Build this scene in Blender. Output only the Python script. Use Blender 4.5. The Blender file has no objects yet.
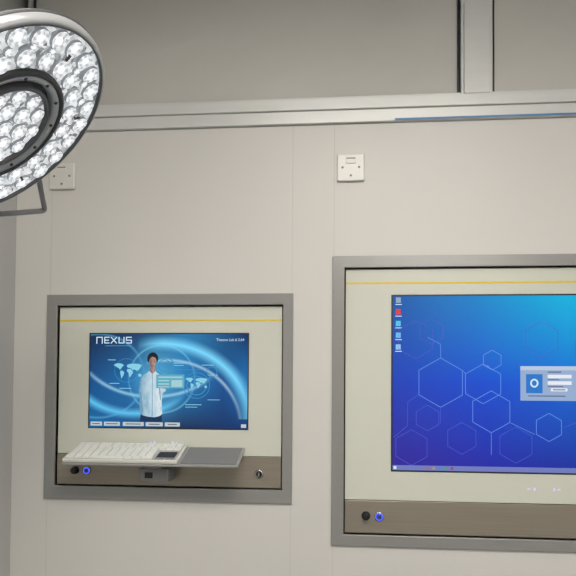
import bpy, bmesh, math, random
from mathutils import Vector, Matrix
random.seed(4)
sc=bpy.context.scene
sc.view_settings.view_transform='Standard'
sc.view_settings.look='None'

def lin(c):
    return tuple(((v/255)/12.92 if v/255<=0.04045 else (((v/255)+0.055)/1.055)**2.4) for v in c)+(1.0,)

# ---------------- materials ----------------
def mat(name,col,rough=0.5,metal=0.0,emit=0.0,coat=0.0,noise=0.0,nscale=(8,8,8),spec=0.5,bump=0.0,coatior=1.5):
    m=bpy.data.materials.new(name); m.use_nodes=True
    nt=m.node_tree; b=nt.nodes['Principled BSDF']
    b.inputs['Base Color'].default_value=lin(col)
    b.inputs['Roughness'].default_value=rough
    b.inputs['Metallic'].default_value=metal
    b.inputs['Specular IOR Level'].default_value=spec
    if coat: 
        b.inputs['Coat Weight'].default_value=coat; b.inputs['Coat Roughness'].default_value=0.03; b.inputs['Coat IOR'].default_value=coatior
    if emit:
        b.inputs['Emission Color'].default_value=lin(col); b.inputs['Emission Strength'].default_value=emit
    if noise or bump:
        tc=nt.nodes.new('ShaderNodeTexCoord'); mp=nt.nodes.new('ShaderNodeMapping'); mp.inputs['Scale'].default_value=nscale
        nz=nt.nodes.new('ShaderNodeTexNoise'); nz.inputs['Scale'].default_value=1.0; nz.inputs['Detail'].default_value=4
        nt.links.new(tc.outputs['Object'],mp.inputs[0]); nt.links.new(mp.outputs[0],nz.inputs['Vector'])
        if noise:
            rp=nt.nodes.new('ShaderNodeValToRGB')
            c=lin(col); rp.color_ramp.elements[0].position=0.3; rp.color_ramp.elements[1].position=0.7
            rp.color_ramp.elements[0].color=tuple(v*(1-noise) for v in c[:3])+(1,)
            rp.color_ramp.elements[1].color=tuple(min(1,v*(1+noise)) for v in c[:3])+(1,)
            nt.links.new(nz.outputs['Fac'],rp.inputs[0]); nt.links.new(rp.outputs[0],b.inputs['Base Color'])
        if bump:
            bp=nt.nodes.new('ShaderNodeBump'); bp.inputs['Strength'].default_value=bump; bp.inputs['Distance'].default_value=0.002
            nt.links.new(nz.outputs['Fac'],bp.inputs['Height']); nt.links.new(bp.outputs[0],b.inputs['Normal'])
    return m
def emat(name,col,s=1.0):
    m=bpy.data.materials.new(name); m.use_nodes=True
    b=m.node_tree.nodes['Principled BSDF']
    b.inputs['Base Color'].default_value=(0.005,0.005,0.005,1)
    b.inputs['Emission Color'].default_value=lin(col); b.inputs['Emission Strength'].default_value=s
    b.inputs['Roughness'].default_value=0.4; b.inputs['Specular IOR Level'].default_value=0.2
    return m

# ---------------- mesh helpers ----------------
def finish(bm,name,m,parent=None,smooth=False,bevel=0,seg=2):
    me=bpy.data.meshes.new(name); bm.normal_update(); bm.to_mesh(me); bm.free()
    if isinstance(m,(list,tuple)):
        for q in m: me.materials.append(q)
    else: me.materials.append(m)
    o=bpy.data.objects.new(name,me); sc.collection.objects.link(o)
    if smooth:
        for p in me.polygons: p.use_smooth=True
    if bevel:
        md=o.modifiers.new('bevel','BEVEL'); md.width=bevel; md.segments=seg; md.limit_method='ANGLE'; md.angle_limit=math.radians(40)
    if parent: o.parent=parent
    return o
def abox(bm,x0,x1,y0,y1,z0,z1,mi=0):
    vs=[bm.verts.new(p) for p in [(x0,y0,z0),(x1,y0,z0),(x1,y1,z0),(x0,y1,z0),(x0,y0,z1),(x1,y0,z1),(x1,y1,z1),(x0,y1,z1)]]
    for f in [(0,3,2,1),(4,5,6,7),(0,1,5,4),(1,2,6,5),(2,3,7,6),(3,0,4,7)]:
        fc=bm.faces.new([vs[i] for i in f]); fc.material_index=mi
def box(name,x0,x1,y0,y1,z0,z1,m,parent=None,bevel=0):
    bm=bmesh.new(); abox(bm,x0,x1,y0,y1,z0,z1); return finish(bm,name,m,parent,bevel=bevel)
def ring(name,x0,x1,z0,z1,w,y0,y1,m,parent=None,bevel=0):
    """mitred rectangular frame, front at y0"""
    bm=bmesh.new()
    o=[(x0,z0),(x1,z0),(x1,z1),(x0,z1)]; i=[(x0+w,z0+w),(x1-w,z0+w),(x1-w,z1-w),(x0+w,z1-w)]
    V=[[bm.verts.new((p[0],y,p[1])) for p in L] for y in (y0,y1) for L in (o,i)]
    of,inf,ob,ib=V
    for k in range(4):
        n=(k+1)%4
        bm.faces.new([of[k],of[n],inf[n],inf[k]]); bm.faces.new([ob[n],ob[k],ib[k],ib[n]])
        bm.faces.new([of[n],of[k],ob[k],ob[n]]); bm.faces.new([inf[k],inf[n],ib[n],ib[k]])
    return finish(bm,name,m,parent,bevel=bevel)
def lathe(bm,prof,M,n=32,mi=0,alt=None,smooth=True):
    """prof: (r,h) along local z of matrix M"""
    rs=[]
    for r,h in prof:
        if r<1e-6: rs.append([bm.verts.new(M@Vector((0,0,h)))])
        else: rs.append([bm.verts.new(M@Vector((r*math.cos(2*math.pi*k/n),r*math.sin(2*math.pi*k/n),h))) for k in range(n)])
    for a,b in zip(rs[:-1],rs[1:]):
        for k in range(n):
            l=(k+1)%n
            if len(a)==1 and len(b)==1: continue
            if len(a)==1: f=bm.faces.new([a[0],b[l],b[k]])
            elif len(b)==1: f=bm.faces.new([a[k],a[l],b[0]])
            else: f=bm.faces.new([a[k],a[l],b[l],b[k]])
            f.material_index=mi if (alt is None or k%2) else alt
            f.smooth=smooth
def tube(name,pts,r,m,parent=None,cyc=False):
    cu=bpy.data.curves.new(name,'CURVE'); cu.dimensions='3D'; cu.bevel_depth=r; cu.bevel_resolution=4; cu.use_fill_caps=True
    s=cu.splines.new('POLY'); s.points.add(len(pts)-1)
    for i,p in enumerate(pts): s.points[i].co=(*p,1)
    s.use_cyclic_u=cyc
    o=bpy.data.objects.new(name+'_tmp',cu); sc.collection.objects.link(o)
    bpy.context.view_layer.update()
    me=bpy.data.meshes.new_from_object(o.evaluated_get(bpy.context.evaluated_depsgraph_get()))
    bpy.data.objects.remove(o)
    me.materials.clear(); me.materials.append(m)
    for p in me.polygons: p.use_smooth=True
    q=bpy.data.objects.new(name,me); sc.collection.objects.link(q)
    if parent: q.parent=parent
    return q
def rounded(pts,rad,n=6):
    out=[]
    for i,p in enumerate(pts):
        if i in(0,len(pts)-1): out.append(Vector(p)); continue
        p=Vector(p); a=(Vector(pts[i-1])-p); b=(Vector(pts[i+1])-p)
        a=p+a.normalized()*rad; b=p+b.normalized()*rad
        for k in range(n+1):
            t=k/n; out.append(a*(1-t)**2+p*2*t*(1-t)+b*t*t)
    return out
def text(name,s,x,z,size,y,m,parent,sx=1.0,align='LEFT'):
    cu=bpy.data.curves.new(name,'FONT'); cu.body=s; cu.size=size; cu.align_x=align
    o=bpy.data.objects.new(name+'_t',cu); sc.collection.objects.link(o)
    bpy.context.view_layer.update()
    me=bpy.data.meshes.new_from_object(o.evaluated_get(bpy.context.evaluated_depsgraph_get()))
    bpy.data.objects.remove(o)
    me.transform(Matrix.Translation((x,y,z))@Matrix.Rotation(math.pi/2,4,'X')@Matrix.Diagonal((sx,1,1,1)))
    me.materials.clear(); me.materials.append(m)
    q=bpy.data.objects.new(name,me); sc.collection.objects.link(q); q.parent=parent
    return q
def empty(name):
    e=bpy.data.objects.new(name,None); sc.collection.objects.link(e); e.empty_display_size=0.1; return e

# ---------------- palette ----------------
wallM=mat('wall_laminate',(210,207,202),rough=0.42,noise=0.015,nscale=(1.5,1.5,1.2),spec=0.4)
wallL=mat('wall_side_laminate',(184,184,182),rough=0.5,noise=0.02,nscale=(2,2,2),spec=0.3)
dark=mat('dark_gap',(38,37,36),rough=0.7)
seamM=mat('seam_sealant',(194,190,184),rough=0.7)
railM=mat('painted_aluminium',(212,212,209),rough=0.3,metal=0.1,spec=0.5,noise=0.02,nscale=(3,3,40))
frameM=mat('anodised_frame',(150,149,146),rough=0.3,metal=0.25,noise=0.02,nscale=(4,4,60))
creamM=mat('back_painted_glass',(210,211,198),rough=0.2,coat=0.6,noise=0.01,nscale=(3,3,3))
yellowM=mat('yellow_stripe',(228,198,60),rough=0.4)
steelM=mat('brushed_steel_strip',(158,149,136),rough=0.3,metal=0.5,noise=0.06,nscale=(3,3,220),bump=0.12)
blackM=mat('black_plastic',(20,20,22),rough=0.35)
chromeM=mat('satin_chrome',(190,190,190),rough=0.22,metal=1.0)
whiteP=mat('white_plastic',(222,221,214),rough=0.4)
greyP=mat('grey_plastic',(134,134,134),rough=0.4)
plateM=mat('switch_plate_white',(216,214,208),rough=0.3)

# ---------------- room ----------------
X0,X1,YR,H=-1.074,2.6,-4.2,3.0
bm=bmesh.new()
ZT=2.447
def col(xa,xb,hole=None):
    if hole is None: abox(bm,xa,xb,0,0.04,0,ZT)
    else:
        hx0,hx1,hz0,hz1=hole
        abox(bm,xa,hx0,0,0.04,0,ZT); abox(bm,hx1,xb,0,0.04,0,ZT)
        abox(bm,hx0,hx1,0,0.04,0,hz0); abox(bm,hx0,hx1,0,0.04,hz1,ZT)
g=0.0009
col(X0,-0.952-g); col(-0.952+g,-0.152-g,(-0.925,-0.179,1.282,1.870)); col(-0.152+g,-0.019-g)
col(-0.019+g,1.5,(0.015,1.289,1.149,1.986)); col(1.503,X1)
abox(bm,X0,X1,0.055,0.12,0,H,1)
for sx in(-0.952,-0.152,-0.019,1.5015): abox(bm,sx-0.002,sx+0.002,0.0006,0.055,0,ZT,2)
finish(bm,'wall_back',[wallM,dark,seamM])
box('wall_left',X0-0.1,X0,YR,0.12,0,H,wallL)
box('wall_right',X1,X1+0.1,YR,0.12,0,H,wallM)
box('wall_rear',X0-0.1,X1+0.1,YR-0.1,YR,0,H,mat('rear_wall_laminate',(176,176,173),rough=0.6))
box('floor',X0-0.1,X1+0.1,YR-0.1,0.12,-0.1,0,mat('vinyl_floor',(130,136,138),rough=0.35,noise=0.08,nscale=(30,30,30)))
box('ceiling',X0-0.1,X1+0.1,YR-0.1,0.12,H,H+0.1,mat('ceiling_tile',(214,213,209),rough=0.8,noise=0.02))

# ---------------- windows + trim ----------------
paneM=mat('window_glass_blind',(200,197,191),rough=0.5,coat=1.0,coatior=1.7,noise=0.05,nscale=(1.6,1,2.8),spec=0.3)
def window(n,x0,x1,z0,z1):
    e=empty(n)
    box('pane',x0,x1,0.012,0.03,z0,z1,paneM,e)
    ring('gasket',x0,x1,z0,z1,0.005,0.004,0.012,blackM,e)
    ring('bead',x0-0.012,x1+0.012,z0-0.008,z1+0.008,0.008,-0.010,0.012,railM,e,bevel=0.001)
window('window_1',-1.03,0.371,2.532,2.962)
window('window_2',0.475,1.95,2.532,2.962)
bm=bmesh.new()
abox(bm,X0,X1,-0.012,0.05,ZT+0.001,2.488)
abox(bm,X0,X1,-0.020,0.05,2.488,2.524)
finish(bm,'trim_1',railM,bevel=0.002)
box('trim_2',0.383,0.463,-0.018,0.05,2.525,2.99,railM,bevel=0.002)
box('trim_3',X0,X1,-0.02,0.05,2.97,3.0,railM,bevel=0.002)
box('rail_blue_reflection',0.17,1.6,-0.0145,-0.012,2.450,2.4555,mat('blue_reflection_paint',(84,130,180),rough=0.4))  # blue LED reflection on the rail edge, painted as a thin strip
# unseen glowing ceiling strips, added to put faint thin reflections in the glass
stripM=emat('reflection_strip_glow',(255,252,245),0.9)
def strip(x0,y0,x1,y1,w=0.016):
    e=empty('reflection_strip')
    d=Vector((x1-x0,y1-y0,0)); L=d.length; M=Matrix.Translation((x0,y0,0))@Matrix.Rotation(math.atan2(d.y,d.x),4,'Z')
    for nm,a,b,z0,m in(('housing',-w*1.4,w*1.4,2.992,railM),('diffuser',-w*.5,w*.5,2.989,stripM)):
        bm=bmesh.new(); abox(bm,0,L,a,b,z0,2.9995 if nm=='housing' else 2.992)
        for v in bm.verts: v.co=M@v.co
        finish(bm,nm,m,e)
strip(-1.02,-0.62,-0.40,-0.30,0.010); strip(0.80,-0.30,1.35,-0.52,0.008)

# ---------------- screen shader helper ----------------
class N:
    def __init__(s,m): s.nt=m.node_tree
    def m(s,op,a,b=None,c=None):
        n=s.nt.nodes.new('ShaderNodeMath'); n.operation=op
        for i,v in enumerate((a,b,c)):
            if v is None: continue
            if isinstance(v,(int,float)): n.inputs[i].default_value=v
            else: s.nt.links.new(v,n.inputs[i])
        return n.outputs[0]
    def ramp(s,f,els):
        n=s.nt.nodes.new('ShaderNodeValToRGB'); cr=n.color_ramp
        while len(cr.elements)<len(els): cr.elements.new(0.5)
        for e,(p,c) in zip(cr.elements,els): e.position=p; e.color=lin(c)
        s.nt.links.new(f,n.inputs[0]); return n.outputs[0]
    def mix(s,f,a,b,mode='MIX'):
        n=s.nt.nodes.new('ShaderNodeMix'); n.data_type='RGBA'; n.blend_type=mode
        for i,v in ((0,f),(6,a),(7,b)):
            if isinstance(v,(int,float)): n.inputs[i].default_value=v
            elif isinstance(v,tuple): n.inputs[i].default_value=lin(v)
            else: s.nt.links.new(v,n.inputs[i])
        return n.outputs[2]
def screen_mat(name,build,strength=1.0):
    m=bpy.data.materials.new(name); m.use_nodes=True; nt=m.node_tree
    b=nt.nodes['Principled BSDF']; b.inputs['Base Color'].default_value=(0.003,0.003,0.004,1)
    b.inputs['Roughness'].default_value=0.12; b.inputs['Specular IOR Level'].default_value=0.35
    tc=nt.nodes.new('ShaderNodeTexCoord'); sp=nt.nodes.new('ShaderNodeSeparateXYZ')
    nt.links.new(tc.outputs['Generated'],sp.inputs[0])
    c=build(N(m),sp.outputs[0],sp.outputs[2])
    nt.links.new(c,b.inputs['Emission Color']); b.inputs['Emission Strength'].default_value=strength
    return m
def poly(name,pts,m,parent,T,y):
    bm=bmesh.new(); bm.faces.new([bm.verts.new((T(u,v)[0],y,T(u,v)[1])) for u,v in pts])
    bmesh.ops.triangulate(bm,faces=bm.faces[:])
    for f in bm.faces:
        f.normal_update()
        if f.normal.y>0: f.normal_flip()
    return finish(bm,name,m,parent)
def rects(name,L,m,parent,T,y):
    bm=bmesh.new()
    for (a,b,c,d) in L:
        x0,z1=T(a,b); x1,z0=T(c,d)
        bm.faces.new([bm.verts.new(p) for p in[(x0,y,z0),(x1,y,z0),(x1,y,z1),(x0,y,z1)]])
    return finish(bm,name,m,parent)
def ribbon(bm,pts,w,T,y):
    n=len(pts)
    for i in range(n-1):
        a=Vector(pts[i]); b=Vector(pts[i+1]); d=(b-a)
        if d.length<1e-6: continue
        d.normalize(); q=Vector((-d.y,d.x))*w/2; a2=a-d*w*0.3; b2=b+d*w*0.3
        P=[a2-q,b2-q,b2+q,a2+q]
        f=bm.faces.new([bm.verts.new((T(*p)[0],y,T(*p)[1])) for p in P]); f.normal_update()
        if f.normal.y>0: f.normal_flip()
def arc(cx,cy,rx,ry,a0,a1,n=24):
    return [(cx+rx*math.cos(math.radians(a0+(a1-a0)*k/n)),cy+ry*math.sin(math.radians(a0+(a1-a0)*k/n))) for k in range(n+1)]

# ---------------- monitor panel shell ----------------
def panel(name,ox0,ox1,oz0,oz1,ix0,ix1,iz0,iz1,zstrip,zyellow,fw):
    e=empty(name)
    bm=bmesh.new()
    y0,y1=-0.008,-0.0003
    o=[(ox0,oz0),(ox1,oz0),(ox1,oz1),(ox0,oz1)]; i=[(ix0,iz0),(ix1,iz0),(ix1,iz1),(ix0,iz1)]
    ys=[(o,y1),(o,y0),(i,y0),(i,0.016)]
    R=[[bm.verts.new((p[0],y,p[1])) for p in L] for L,y in ys]
    for A,B in zip(R[:-1],R[1:]):
        for k in range(4):
            n=(k+1)%4; bm.faces.new([A[k],A[n],B[n],B[k]])
    finish(bm,'outer_frame',frameM,e,bevel=0.0015)
    box('back_box',ix0+0.0005,ix1-0.0005,0.016,0.035,iz0+0.0005,iz1-0.0005,dark,e)
    gp=0.004
    box('glass_front',ix0+gp,ix1-gp,0.006,0.0155,zstrip+0.001,iz1-gp,creamM,e,bevel=0.001)
    box('lower_steel_strip',ix0+gp,ix1-gp,0.004,0.0155,iz0+gp,zstrip-0.001,steelM,e,bevel=0.001)
    box('yellow_line',ix0+gp+0.001,ix1-gp-0.001,0.0055,0.0062,zyellow-0.003,zyellow+0.003,yellowM,e)
    return e
def knob(bm,x,z,r,d,y=0.004,mi=0):
    M=Matrix.Translation((x,y,z))@Matrix.Rotation(math.pi/2,4,'X')
    lathe(bm,[(r*1.15,0),(r*1.15,d*0.15),(r,d*0.2),(r*0.95,d),(r*0.8,d*1.06),(0,d*1.06)],M,24,mi)
def ringbtn(e,x,z,r,glow):
    bm=bmesh.new(); M=Matrix.Translation((x,0.004,z))@Matrix.Rotation(math.pi/2,4,'X')
    lathe(bm,[(r*1.3,0),(r*1.3,0.003),(r*1.15,0.0045),(r,0.0045)],M,28,0)
    lathe(bm,[(r,0.0045),(r*0.68,0.0048)],M,28,1)
    lathe(bm,[(r*0.68,0.0048),(r*0.6,0.006),(0,0.0062)],M,28,2)
    finish(bm,'ring_button',[chromeM,glow,mat('button_cap_dark',(60,60,90),rough=0.3)],e)
blueGlow=emat('blue_ring_glow',(60,80,255),1.7)
purpleLed=emat('touch_key_led',(210,205,240),1.15)

# ===== panel 1 =====
p1=panel('wall_mounted_monitor',-0.960,-0.147,1.239,1.906,-0.925,-0.179,1.282,1.870,1.385,1.822,0.035)
def T1(u,v): return (-0.815+u/157*0.522, 1.777-v/95*0.304)
def build1(n,x,z):
    top=n.ramp(x,[(0,(14,36,66)),(0.3,(14,56,100)),(0.6,(30,120,172)),(1,(12,44,90))])
    mid=n.ramp(x,[(0,(10,72,130)),(0.25,(20,104,164)),(0.42,(80,170,212)),(0.6,(28,120,182)),(0.85,(14,78,142)),(1,(26,110,175))])
    bot=n.ramp(x,[(0,(16,100,156)),(0.3,(20,76,128)),(0.6,(6,38,80)),(1,(8,50,108))])
    c=n.mix(n.m('MINIMUM',n.m('MULTIPLY',z,2.0),1.0),bot,mid)
    c=n.mix(n.m('MAXIMUM',n.m('SUBTRACT',n.m('MULTIPLY',z,2.0),1.0),0.0),c,top)
    def glow(c,cx,cz,a,b,w,x0,x1,colr,s=1.0,zlo=None,zhi=None):
        dx=n.m('DIVIDE',n.m('SUBTRACT',x,cx),a); dz=n.m('DIVIDE',n.m('SUBTRACT',z,cz),b)
        r=n.m('SQRT',n.m('ADD',n.m('MULTIPLY',dx,dx),n.m('MULTIPLY',dz,dz)))
        d=n.m('DIVIDE',n.m('ABSOLUTE',n.m('SUBTRACT',r,1.0)),w)
        f=n.m('MULTIPLY',n.m('POWER',n.m('MAXIMUM',n.m('SUBTRACT',1.0,d),0.0),1.5),s)
        m_=n.m('MULTIPLY',n.m('GREATER_THAN',x,x0),n.m('LESS_THAN',x,x1))
        t=n.m('DIVIDE',n.m('SUBTRACT',x,x0),(x1-x0)); fade=n.m('MINIMUM',n.m('MULTIPLY',n.m('MULTIPLY',t,n.m('SUBTRACT',1.0,t)),6.0),1.0)
        f=n.m('MULTIPLY',n.m('MULTIPLY',f,m_),n.m('MAXIMUM',fade,0.0))
        if zlo is not None: f=n.m('MULTIPLY',f,n.m('GREATER_THAN',z,zlo))
        if zhi is not None: f=n.m('MULTIPLY',f,n.m('LESS_THAN',z,zhi))
        return n.mix(f,c,colr)
    c=glow(c,0.45,0.10,0.56,0.80,0.12,0.30,1.1,(120,215,252),0.95,zlo=0.1)
    c=glow(c,0.50,0.02,0.46,0.70,0.04,0.35,1.0,(200,240,255),0.5,zlo=0.1)
    c=glow(c,0.28,0.75,0.44,0.60,0.12,-0.2,0.62,(100,205,250),0.8,zhi=0.6)
    c=glow(c,0.40,0.95,0.50,0.62,0.05,-0.1,0.80,(170,228,252),0.6,zhi=0.6)
    c=glow(c,0.46,0.52,0.21,0.36,0.05,0.2,0.72,(120,205,240),0.5)
    c=glow(c,0.05,0.55,0.30,0.45,0.05,-0.3,0.40,(90,180,225),0.5)
    return c
ring('screen_surround',-0.819,-0.289,1.469,1.781,0.004,0.0052,0.0062,mat('black_surround',(30,34,40),rough=0.4),p1)
box('screen',-0.815,-0.293,0.0054,0.0066,1.473,1.777,screen_mat('theatre_software_screen',build1,1.05),p1)
ye=0.0050
lightTxt=emat('screen_text_light',(205,230,245),1.0)
cyanM=emat('screen_cyan',(140,215,238),0.9); cyanD=emat('screen_cyan_dim',(64,150,198),0.9)
bm=bmesh.new()
def st(*pts): ribbon(bm,pts,1.0,T1,ye)
st((6.5,9.5),(6.5,3.2),(12,3.2),(12,9.5))
st((19,3.2),(14.5,3.2),(14.5,9),(19,9)); st((14.5,6.2),(18.5,6.2))
st((21,3.2),(26.5,9.2)); st((26.5,3.2),(21,9.2))
st((29,3.2),(29,9),(34,9),(34,3.2))
st((41.5,3.2),(36.5,3.2),(36.5,6.2),(41.5,6.2),(41.5,9),(36.5,9))
finish(bm,'screen_logo',lightTxt,p1)
rects('screen_tagline',[(15,11.6,41,12.3)],cyanD,p1,T1,ye)
tx,tz=T1(126,7.0); text('screen_caption','Theatre Lab 6 2.64',tx,tz,0.0125,ye,lightTxt,p1,sx=0.95)
bm=bmesh.new()
for (cx,cy,r,w) in[(75,32,9,1.0),(75,32,6,0.7),(107,52,13,0.6),(107,52,9.5,0.9),(37,37,12,0.4),(122,38,5,0.6)]:
    ribbon(bm,arc(cx,cy,r,r,0,360),w,T1,ye)
for (a,b) in[((75,46),(96,52)),((48,40),(62,46)),((84,36),(112,36)),((116,46),(122,42))]: ribbon(bm,[a,b],0.4,T1,ye)
finish(bm,'screen_rings',cyanD,p1)
bm=bmesh.new()
CONT=[[(0,3),(2,1.2),(6,.8),(9,1.4),(11,3),(9,4.6),(8.2,6.2),(6.6,7.8),(5.6,6.2),(3.6,5.2),(2.4,4)],
 [(7.4,8.6),(9.4,8.8),(11.4,10.6),(10.8,13),(9.4,15.6),(8.4,17.6),(7.8,14.6),(7,11.2)],
 [(14,2.8),(16.6,1.6),(21,1.2),(27,1.4),(30,3),(28.6,5.2),(26.8,7.6),(24.6,9),(22.4,7.4),(20,8.2),(18.6,6),(15.4,5.6),(14.2,4.6)],
 [(14.4,7),(18,6.8),(20,9),(20.8,10.4),(18.8,13.6),(17.4,16),(16.2,13.6),(15.8,11),(14,9.4)],
 [(26,12.4),(28.4,11.8),(30,13.4),(29,15.4),(26.4,14.8)]]
def wmap(ox,oy,s):
    for c_ in CONT:
        f=bm.faces.new([bm.verts.new((T1(ox+u*s,0)[0],ye-0.0001,T1(0,oy+v*s)[1])) for u,v in c_]); f.normal_update()
        if f.normal.y>0: f.normal_flip()
wmap(24,29,0.95); wmap(96,43.5,0.72)
bmesh.ops.triangulate(bm,faces=bm.faces[:])
finish(bm,'screen_world_maps',cyanM,p1)
rects('screen_small_text',[(84,29,97,29.8),(84,31.5,94,32.1),(112,31,124,31.7),(118,66,130,66.6),(96,71,112,71.7),(96,73.5,108,74.1),(18,26,26,26.7),(20,50,30,50.7),(30,55,42,55.7),(118,41,128,41.7)],cyanM,p1,T1,ye)
rects('screen_buttons',[(1.5,89.5,13,93.5),(15,89.5,31,93.5),(34,89.5,55,93.5),(57,89.5,74,93.5),(76,89.5,91,93.5),(151,90.5,156,94)],emat('screen_button',(200,210,215),0.9),p1,T1,ye)
rects('screen_button_labels',[(3,91,11,92),(17,91,29,92),(37,91,52,92),(60,91,71,92),(79,91,88,92)],emat('screen_button_label',(90,100,110),0.9),p1,T1,ye-0.0001)
def figmat(name,a,b,c2):
    def f(n,x,z):
        nz=n.nt.nodes.new('ShaderNodeTexNoise'); nz.inputs['Scale'].default_value=4.5; nz.inputs['Detail'].default_value=3
        tc=n.nt.nodes.new('ShaderNodeTexCoord'); n.nt.links.new(tc.outputs['Generated'],nz.inputs['Vector'])
        t=n.m('ADD',n.m('MULTIPLY',x,0.7),n.m('MULTIPLY',n.m('SUBTRACT',nz.outputs['Fac'],0.35),0.7))
        return n.ramp(t,[(0,a),(0.35,b),(0.65,c2),(1,a)])
    return screen_mat(name,f,0.9)
shirt=figmat('screen_figure_shirt',(84,140,180),(176,208,224),(224,238,244)); shirtS=emat('screen_figure_shirt_fold',(120,166,196),0.85)
skin=figmat('screen_figure_skin',(96,78,80),(156,120,108),(190,152,136)); hair=emat('screen_figure_hair',(24,26,34),1)
poly('screen_figure_legs',[(52,80),(73,80),(73,89),(51,89)],emat('screen_figure_trousers',(20,52,92),0.9),p1,T1,ye-0.0001)
poly('screen_figure_torso',[(60,37.5),(57,39.8),(54,41.5),(51.8,45),(50.5,50),(49.8,58),(50.6,64),(51.6,70),(51,76),(51,81),(55,83),(60,84),(66,84.4),(71,83),(73.4,81),(73,76),(71.4,70),(72.4,64),(73.6,60),(76.4,58),(77.4,52),(75.6,47.5),(73,43.5),(70,41),(67.6,39.5),(66,37.5),(63,39.8)],shirt,p1,T1,ye-0.0002)
poly('screen_figure_forearm',[(74,51),(79,49.6),(86,50.4),(91,51),(92.5,52.4),(89,53.4),(80,54.8),(75,55.6)],skin,p1,T1,ye-0.0003)
poly('screen_figure_left_arm',[(50.2,58),(52,59),(53.4,69),(54.6,78),(53,82),(51.2,80),(51,70)],shirtS,p1,T1,ye-0.0003)
poly('screen_figure_placket',[(62.8,40),(63.4,40),(63.8,83.5),(63,84)],shirtS,p1,T1,ye-0.0003)
poly('screen_figure_fold',[(69.4,48),(71,55),(72,68),(71,66),(70,57)],shirtS,p1,T1,ye-0.0003)
poly('screen_figure_neck',[(61.2,34),(65.4,34),(66,37.8),(63,40.6),(60.4,37.8)],skin,p1,T1,ye-0.0003)
poly('screen_figure_face',[(59.6,25),(59.8,29),(60.5,32),(61.6,34.4),(63.1,35.6),(64.7,34.3),(65.9,32),(66.6,29),(66.8,25),(65,21.5),(61,21.5)],skin,p1,T1,ye-0.0004)
poly('screen_figure_hair',[(59,29.5),(57.8,26.5),(57.9,23),(59.3,20.4),(61.2,19),(63.2,18.5),(65.4,18.9),(67.2,20.4),(68.6,23),(68.6,26.5),(67.4,29.5),(66.9,26),(65.8,24),(62.5,22.8),(60.8,24.4),(59.8,26)],hair,p1,T1,ye-0.0005)
rects('screen_figure_eyes',[(61,27.2,62.2,27.7),(64.2,27.2,65.4,27.7),(62.2,32,64.2,32.4)],hair,p1,T1,ye-0.0005)
rects('screen_tablet',[(67,41,95,55)],emat('screen_tablet_glow',(96,178,200),0.9),p1,T1,ye-0.0006)
rects('screen_tablet_rows',[(69,43,93,44.6),(69,46.6,80,48),(69,50,80,51.4),(69,53,80,54),(82,46.6,93,53.6)],emat('screen_tablet_rows',(168,214,222),0.9),p1,T1,ye-0.0007)
rects('touch_keys',[(61,109.3,63,110.7),(65,108.5,67.5,111.5),(83,108.5,85.5,111.5),(87,109.3,89,110.7)],purpleLed,p1,T1,0.0053)
bm=bmesh.new(); knob(bm,-0.858,1.332,0.011,0.018); finish(bm,'black_knob',blackM,p1)
ringbtn(p1,-0.820,1.331,0.0105,blueGlow)
bm=bmesh.new(); M=Matrix.Translation((-0.253,0.004,1.330))@Matrix.Rotation(math.pi/2,4,'X')
lathe(bm,[(0.0145,0),(0.0145,0.004),(0.012,0.0055),(0.010,0.0055)],M,28,0); lathe(bm,[(0.010,0.0055),(0.0085,0.004),(0,0.004)],M,28,1)
abox(bm,-0.2545,-0.2515,-0.003,0.0,1.324,1.336,0)
finish(bm,'key_switch',[chromeM,blackM],p1)
TY,TZ=-0.002,1.414; ang=math.radians(17)
Mt=Matrix.Translation((0,TY,TZ))@Matrix.Rotation(ang,4,'X')
def tb(bm,x0,x1,d0,d1,h0,h1,mi=0):
    n0=len(bm.verts); abox(bm,x0,x1,-d1,-d0,h0,h1,mi); bm.verts.ensure_lookup_table()
    for v in bm.verts[n0:]: v.co=Mt@v.co
trayM=mat('grey_tray',(158,157,154),rough=0.35,metal=0.2)
bm=bmesh.new(); tb(bm,-0.842,-0.298,0.0,0.142,-0.008,0.0); finish(bm,'keyboard_tray',trayM,p1,bevel=0.003,seg=3)
bm=bmesh.new(); tb(bm,-0.474,-0.306,0.010,0.134,0.0,0.003); finish(bm,'mouse_mat',mat('mat_grey',(128,128,128),rough=0.6),p1,bevel=0.001)
bm=bmesh.new(); abox(bm,-0.62,-0.525,-0.075,0.004,1.310,1.352); abox(bm,-0.600,-0.545,-0.085,0.0,1.352,1.372); finish(bm,'tray_bracket',greyP,p1,bevel=0.004)
bm=bmesh.new(); abox(bm,-0.600,-0.575,-0.0765,-0.074,1.322,1.340); finish(bm,'bracket_label',blackM,p1)
kb=empty('computer_keyboard')
bm=bmesh.new(); tb(bm,-0.838,-0.482,0.004,0.139,0.0006,0.012); finish(bm,'keyboard_body',whiteP,kb,bevel=0.003,seg=3)
bm=bmesh.new()
kx0,kx1=-0.830,-0.490
rows=[(0.012,15,0.012),(0.030,15,0),(0.0475,14,0),(0.065,14,0),(0.0825,13,0),(0.100,13,0)]
for ri,(d,n,_) in enumerate(rows):
    xe=kx1 if ri<3 else -0.562
    if ri>=3: n=11
    w=(xe-kx0)/n
    for k in range(n):
        tb(bm,kx0+k*w+0.0015,kx0+(k+1)*w-0.0015,d,d+0.0145,0.012,0.0160)
for a,b in[(-0.830,-0.806),(-0.803,-0.782),(-0.779,-0.758),(-0.755,-0.650),(-0.647,-0.624),(-0.621,-0.598),(-0.595,-0.562)]:
    tb(bm,a,b,0.1175,0.1325,0.012,0.0160)
finish(bm,'keys',mat('key_caps',(236,235,228),rough=0.45),kb,bevel=0.0008,seg=1)
bm=bmesh.new(); tb(bm,-0.833,-0.487,0.009,0.135,0.0118,0.0124); finish(bm,'key_well',mat('key_well_grey',(184,183,178),rough=0.5),kb)
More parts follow.
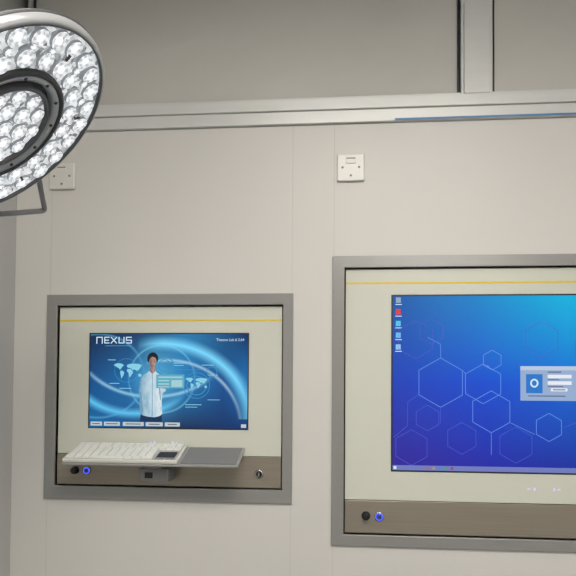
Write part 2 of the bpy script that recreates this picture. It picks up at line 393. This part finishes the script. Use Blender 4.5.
bm=bmesh.new(); tb(bm,-0.552,-0.494,0.076,0.118,0.012,0.0135); finish(bm,'touchpad',blackM,kb,bevel=0.001)
bm=bmesh.new(); tb(bm,-0.552,-0.525,0.121,0.132,0.012,0.0145); tb(bm,-0.521,-0.494,0.121,0.132,0.012,0.0145); finish(bm,'touchpad_buttons',greyP,kb)

# ===== panel 2 =====
p2=panel('wall_mounted_monitor',-0.023,1.327,1.114,2.022,0.015,1.289,1.149,1.986,1.255,1.938,0.036)
def T2(u,v): return (0.167+u/177*0.545, 1.896-v/177*0.545)
def build2(n,x,z):
    top=n.ramp(x,[(0,(6,84,165)),(0.25,(6,126,196)),(0.55,(14,176,220)),(1,(8,110,190))])
    mid=n.ramp(x,[(0,(22,62,182)),(0.3,(14,76,206)),(0.55,(14,100,208)),(1,(18,60,170))])
    bot=n.ramp(x,[(0,(52,34,148)),(0.3,(36,38,162)),(0.6,(24,42,152)),(1,(20,36,120))])
    f1=n.m('MINIMUM',n.m('MULTIPLY',z,1.9),1.0); f2=n.m('MAXIMUM',n.m('DIVIDE',n.m('SUBTRACT',z,0.5),0.5),0.0)
    c=n.mix(f1,bot,mid); return n.mix(f2,c,top)
ring('screen_surround',0.162,1.141,1.346,1.901,0.005,0.0052,0.0062,bpy.data.materials['black_surround'],p2)
box('screen',0.167,1.136,0.0054,0.0066,1.351,1.896,screen_mat('desktop_screen',build2,1.0),p2)
hexA=emat('hexagon_line',(100,150,236),0.88); hexB=emat('hexagon_line_dim',(76,92,208),0.88)
bmA=bmesh.new(); bmB=bmesh.new()
def hexa(b,u,v,r,w=0.7,rot=30):
    p=[(u-393+r*math.cos(math.radians(rot+60*k)),v-296+r*math.sin(math.radians(rot+60*k))) for k in range(7)]
    ribbon(b,p,w,T2,0.0050)
for h in[(441,384,25),(483,385,20),(491,413,21),(547,428,14),(492,361,10)]: hexa(bmA,*h,0.65)
for h in[(416,340,20),(432,332,13),(412,450,18),(428,420,13),(462,440,16),(515,446,18),(540,340,18),(600,430,26),(640,380,30),(585,350,14),(620,330,20),(660,440,18)]: hexa(bmB,*h,0.55)
def ln(b,*pts): ribbon(b,[(u-393,v-296) for u,v in pts],0.55,T2,0.0050)
ln(bmA,(441,359),(441,345),(428,338)); ln(bmA,(463,372),(466,375)); ln(bmA,(491,434),(491,456)); ln(bmA,(510,424),(533,435)); ln(bmA,(492,371),(487,366))
ln(bmB,(420,396),(408,404),(408,428)); ln(bmB,(441,409),(441,425),(428,433)); ln(bmB,(561,428),(580,420)); ln(bmB,(394,440),(408,428))
finish(bmA,'wallpaper_hexagons',hexA,p2); finish(bmB,'wallpaper_hexagons_dim',hexB,p2)
IC=[(300,(150,170,190)),(312,(225,60,50)),(324,(80,200,230)),(336,(110,190,240)),(348,(150,200,235))]
for i,(v,c) in enumerate(IC):
    rects('desktop_icon',[(3,v-296-2.8,8,v-296+2.6)],emat('icon_%d'%i,c,0.95),p2,T2,0.0050)
    rects('desktop_icon_label',[(2.5,v-296+4,9,v-296+4.8)],lightTxt,p2,T2,0.0050)
rects('taskbar',[(0,172,314.7,177)],emat('taskbar',(120,132,202),0.85),p2,T2,0.0050)
rects('taskbar_start',[(1,173,4,176)],lightTxt,p2,T2,0.0049)
for i,c in enumerate([(190,120,90),(190,170,110),(80,150,210),(80,170,130),(170,80,80)]):
    rects('taskbar_icon',[(34+i*6,173.2,36.5+i*6,175.8)],emat('tb_%d'%i,c,0.8),p2,T2,0.0049)
rects('login_dialog',[(126.5,71,188,105.5)],emat('login_dialog',(152,176,212),0.95),p2,T2,0.0050)
rects('login_header',[(126.5,71,188,75)],emat('login_header',(190,204,226),0.95),p2,T2,0.0049)
rects('login_tile',[(132,79,148,98)],emat('login_tile',(40,120,205),0.95),p2,T2,0.0048)
bm=bmesh.new(); ribbon(bm,arc(140,88,3.2,3.6,0,360),1.6,T2,0.0047); finish(bm,'login_badge',lightTxt,p2)
rects('login_fields',[(153,79.5,176,83),(153,86,176,89.5),(156,93,172,96)],emat('login_field',(236,240,246),0.95),p2,T2,0.0048)
rects('login_text',[(153,76.3,166,77.4),(153,84,164,84.8),(153,90.8,168,91.6),(158,94,170,95),(134,100.3,170,101.3)],emat('login_text',(80,100,140),0.9),p2,T2,0.0047)
rects('touch_keys',[(133,192.8,136,194.2),(139,192,141,195),(158,192,160,195),(162,192.8,165,194.2)],purpleLed,p2,T2,0.0053)
bm=bmesh.new(); knob(bm,0.085,1.207,0.012,0.018); finish(bm,'black_knob',blackM,p2)
ringbtn(p2,0.126,1.205,0.0115,blueGlow)

# ---------------- blank wall plates ----------------
def plate(cx,cz,tab):
    e=empty('light_switch'); h=0.043
    box('plate',cx-h,cx+h,-0.011,-0.0003,cz-h,cz+h,plateM,e,bevel=0.003)
    box('rocker',cx-0.016,cx+0.016,-0.0135,-0.011,cz+0.012,cz+0.032,plateM,e,bevel=0.001)
    box('label',cx-0.014,cx+0.014,-0.0139,-0.0135,cz+0.0265,cz+0.030,mat('label_grey',(120,110,96),rough=0.5),e)
    bm=bmesh.new()
    for dx,dz,r in((-0.026,0,0.0036),(0.026,0,0.0036),(0,-0.026,0.0036)):
        M=Matrix.Translation((cx+dx,-0.011,cz+dz))@Matrix.Rotation(math.pi/2,4,'X')
        lathe(bm,[(r,0),(r,0.0012),(r*0.7,0.0016),(0,0.0016)],M,16)
    finish(bm,'screws',mat('screw_steel',(130,126,118),rough=0.4,metal=0.4),e)
plate(0.033,2.304,1); plate(-0.915,2.298,0)

# ---------------- surgical light ----------------
sl=empty('surgical_light')
e1=Vector((0.722,0.196,0.660)).normalized(); e2=Vector((-0.189,0.979,-0.060)); e2=(e2-e1*e2.dot(e1)).normalized()
nn=e1.cross(e2)
if nn.z>0: nn=-nn
C=Vector((-0.652,-0.804,2.104)); R=0.239
y_=nn.cross(e1)
ML=Matrix(((e1.x,y_.x,nn.x,C.x),(e1.y,y_.y,nn.y,C.y),(e1.z,y_.z,nn.z,C.z),(0,0,0,1)))
shellM=mat('lamp_housing',(190,191,192),rough=0.28,metal=0.35); rimM=mat('lamp_rim',(96,98,100),rough=0.35,metal=0.3)
grooveM=mat('lamp_groove',(58,60,62),rough=0.5)
baseM=bpy.data.materials.new('acrylic_lens_plate'); baseM.use_nodes=True
nt=baseM.node_tree; b_=nt.nodes['Principled BSDF']
tc=nt.nodes.new('ShaderNodeTexCoord'); vo=nt.nodes.new('ShaderNodeTexVoronoi'); vo.inputs['Scale'].default_value=85
rp=nt.nodes.new('ShaderNodeValToRGB'); rp.color_ramp.elements[0].color=lin((120,124,128)); rp.color_ramp.elements[1].color=lin((244,246,248))  # reflector glitter painted in as random light and dark glowing cells
rp.color_ramp.elements[0].position=0.15; rp.color_ramp.elements[1].position=0.75
sp_=nt.nodes.new('ShaderNodeSeparateXYZ')
nt.links.new(tc.outputs['Object'],vo.inputs['Vector']); nt.links.new(vo.outputs['Color'],sp_.inputs[0]); nt.links.new(sp_.outputs[0],rp.inputs[0])
nt.links.new(rp.outputs[0],b_.inputs['Base Color']); nt.links.new(rp.outputs[0],b_.inputs['Emission Color'])
b_.inputs['Emission Strength'].default_value=0.62; b_.inputs['Roughness'].default_value=0.1
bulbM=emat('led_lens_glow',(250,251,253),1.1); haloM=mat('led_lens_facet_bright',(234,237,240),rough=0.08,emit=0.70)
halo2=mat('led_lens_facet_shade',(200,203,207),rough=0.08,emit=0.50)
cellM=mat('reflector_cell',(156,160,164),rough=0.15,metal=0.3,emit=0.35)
bm=bmesh.new()
lathe(bm,[(0.965*R,0.0),(0.972*R,0.008),(1.0*R,0.006),(1.016*R,-0.004),(1.008*R,-0.018),(0.93*R,-0.028),(0.72*R,-0.040),(0.4*R,-0.050),(0,-0.052)],ML,96)
finish(bm,'housing',shellM,sl)
bm=bmesh.new(); lathe(bm,[(1.006*R,-0.008),(1.022*R,-0.010),(1.022*R,-0.013),(1.006*R,-0.015)],ML,96)
lathe(bm,[(0.960*R,0.001),(0.958*R,0.007),(0.968*R,0.009),(0.973*R,0.003)],ML,96); finish(bm,'rim_seal',rimM,sl)
bm=bmesh.new(); lathe(bm,[(0.575*R,0.001),(0.965*R,0.001)],ML,96); lathe(bm,[(0.0001,0.001),(0.395*R,0.001)],ML,64); finish(bm,'lens_plate',baseM,sl)
bm=bmesh.new(); lathe(bm,[(0.528*R,0.002),(0.530*R,0.009),(0.55*R,0.011),(0.57*R,0.008),(0.575*R,0.001)],ML,96)
lathe(bm,[(0.43*R,-0.004),(0.465*R,-0.008)],ML,64); finish(bm,'dark_ring',grooveM,sl)
bm=bmesh.new(); lathe(bm,[(0.530*R,0.002),(0.52*R,0.008),(0.47*R,0.004),(0.46*R,-0.008)],ML,96); finish(bm,'inner_ring',shellM,sl)
bm=bmesh.new(); lathe(bm,[(0.39*R,0.001),(0.395*R,0.009),(0.41*R,0.011),(0.43*R,0.006),(0.43*R,-0.012)],ML,64); finish(bm,'centre_rim',rimM,sl)
bm=bmesh.new()
for k in range(12):
    a=2*math.pi*(k+.5)/12; P=ML@Matrix.Translation((0.496*R*math.cos(a),0.496*R*math.sin(a),0.0062))
    lathe(bm,[(0.0036,-0.002),(0.0036,0.0012),(0,0.0014)],P,14)
finish(bm,'inner_ring_screws',grooveM,sl)
bmb=bmesh.new(); bmc=bmesh.new()
def led(r,a,s):
    P=ML@Matrix.Translation((r*R*math.cos(a),r*R*math.sin(a),0.0012))@Matrix.Rotation(random.uniform(0,6.28),4,'Z')
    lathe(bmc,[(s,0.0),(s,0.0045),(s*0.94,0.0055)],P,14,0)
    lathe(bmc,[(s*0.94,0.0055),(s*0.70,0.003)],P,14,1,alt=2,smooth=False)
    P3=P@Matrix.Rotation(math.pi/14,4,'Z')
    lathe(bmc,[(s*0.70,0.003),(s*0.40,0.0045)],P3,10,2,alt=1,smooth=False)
    ox=s*random.uniform(-.12,.12); oy=s*random.uniform(-.12,.12)
    lathe(bmb,[(s*0.46,0.003),(s*0.40,0.0058),(s*0.2,0.0068),(0,0.007)],P@Matrix.Translation((ox,oy,0)),8)
s=0.0205
for r,n,o in((0.672,21,0),(0.862,27,0.5)):
    for k in range(n):
        a=2*math.pi*(k+o)/n
        led(r+random.uniform(-.012,.012),a,s*random.uniform(.88,1.04))
for k in range(24):
    led(0.765+random.uniform(-.02,.02),2*math.pi*(k+.27)/24,0.0085)
led(0,0,0.018)
for k in range(6): led(0.175,2*math.pi*k/6,0.0195)
for k in range(11): led(0.315,2*math.pi*(k+.3)/11,0.0165)
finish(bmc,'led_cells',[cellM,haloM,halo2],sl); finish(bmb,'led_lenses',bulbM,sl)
bm=bmesh.new()
for k in range(6):
    a=2*math.pi*k/6+0.35
    P=ML@Matrix.Rotation(a,4,'Z')@Matrix.Translation((0.77*R,0,0.0))
    n0=len(bm.verts); abox(bm,-0.007,0.007,-0.0024,0.0024,0.004,0.0088); bm.verts.ensure_lookup_table()
    for v in bm.verts[n0:]: v.co=P@v.co
finish(bm,'lens_clips',grooveM,sl)
def LP(a,b,h=0.0): return C+(e1*a+e2*b)*R+nn*h
tube('side_handle',rounded([LP(.02,.97,-0.008),LP(.02,1.0,-0.008),LP(-.14,1.70,-0.008),LP(-.92,.58,-0.008),LP(-.82,.46,-0.008)],0.016),0.0065,greyP,sl)
bm=bmesh.new(); Mh=ML@Matrix.Translation((0,0,-0.090)); lathe(bm,[(0,0),(0.05,0),(0.06,0.01),(0.06,0.045)],Mh,32); finish(bm,'rear_hub',shellM,sl)
base=Vector((-0.86,-1.25,2.985))
tube('support_arm',rounded([C-nn*0.08,C-nn*0.19,Vector((-0.86,-1.0,2.42)),Vector((-0.86,-1.25,2.55)),base],0.05),0.022,shellM,sl)
bm=bmesh.new(); lathe(bm,[(0,0.0),(0.09,0.0),(0.09,-0.02),(0.06,-0.07),(0.03,-0.08),(0,-0.08)],Matrix.Translation((base.x,base.y,2.9995)),32); finish(bm,'ceiling_mount',shellM,sl)

# ---------------- ceiling light panels ----------------
glowM=emat('ceiling_diffuser',(255,250,243),22)
def clp(cx,cy,w=1.2,d=0.6):
    e=empty('ceiling_light_panel')
    box('diffuser',cx-w/2,cx+w/2,cy-d/2,cy+d/2,2.990,2.9995,glowM,e)
    bm=bmesh.new()
    for a in((cx-w/2-.03,cx-w/2,cy-d/2-.03,cy+d/2+.03),(cx+w/2,cx+w/2+.03,cy-d/2-.03,cy+d/2+.03),(cx-w/2,cx+w/2,cy-d/2-.03,cy-d/2),(cx-w/2,cx+w/2,cy+d/2,cy+d/2+.03)):
        abox(bm,a[0],a[1],a[2],a[3],2.984,2.9995)
    finish(bm,'bezel',railM,e)
clp(0.2,-1.75); clp(0.9,-3.3)

# ---------------- world & camera ----------------
w=bpy.data.worlds.new('w'); sc.world=w; w.use_nodes=True
w.node_tree.nodes['Background'].inputs[0].default_value=(0.5,0.5,0.5,1); w.node_tree.nodes['Background'].inputs[1].default_value=0.2
ps,th,ro=0.08539,0.02646,0.00732
Rt=Vector((math.cos(ps),math.sin(ps),0)); Fh=Vector((-math.sin(ps),math.cos(ps),0)); Z=Vector((0,0,1))
fw=Fh*math.cos(th)+Z*math.sin(th); up=Z*math.cos(th)-Fh*math.sin(th)
r=Rt*math.cos(ro)+up*math.sin(ro); u=up*math.cos(ro)-Rt*math.sin(ro)
cd=bpy.data.cameras.new('camera'); cam=bpy.data.objects.new('camera',cd); sc.collection.objects.link(cam)
cd.sensor_width=36; cd.lens=37.5; cd.shift_y=(373.62-288)/576; cd.clip_start=0.02
b=-fw
cam.matrix_world=Matrix(((r.x,u.x,b.x,0),(r.y,u.y,b.y,-1.9),(r.z,u.z,b.z,1.6),(0,0,0,1)))
sc.camera=cam
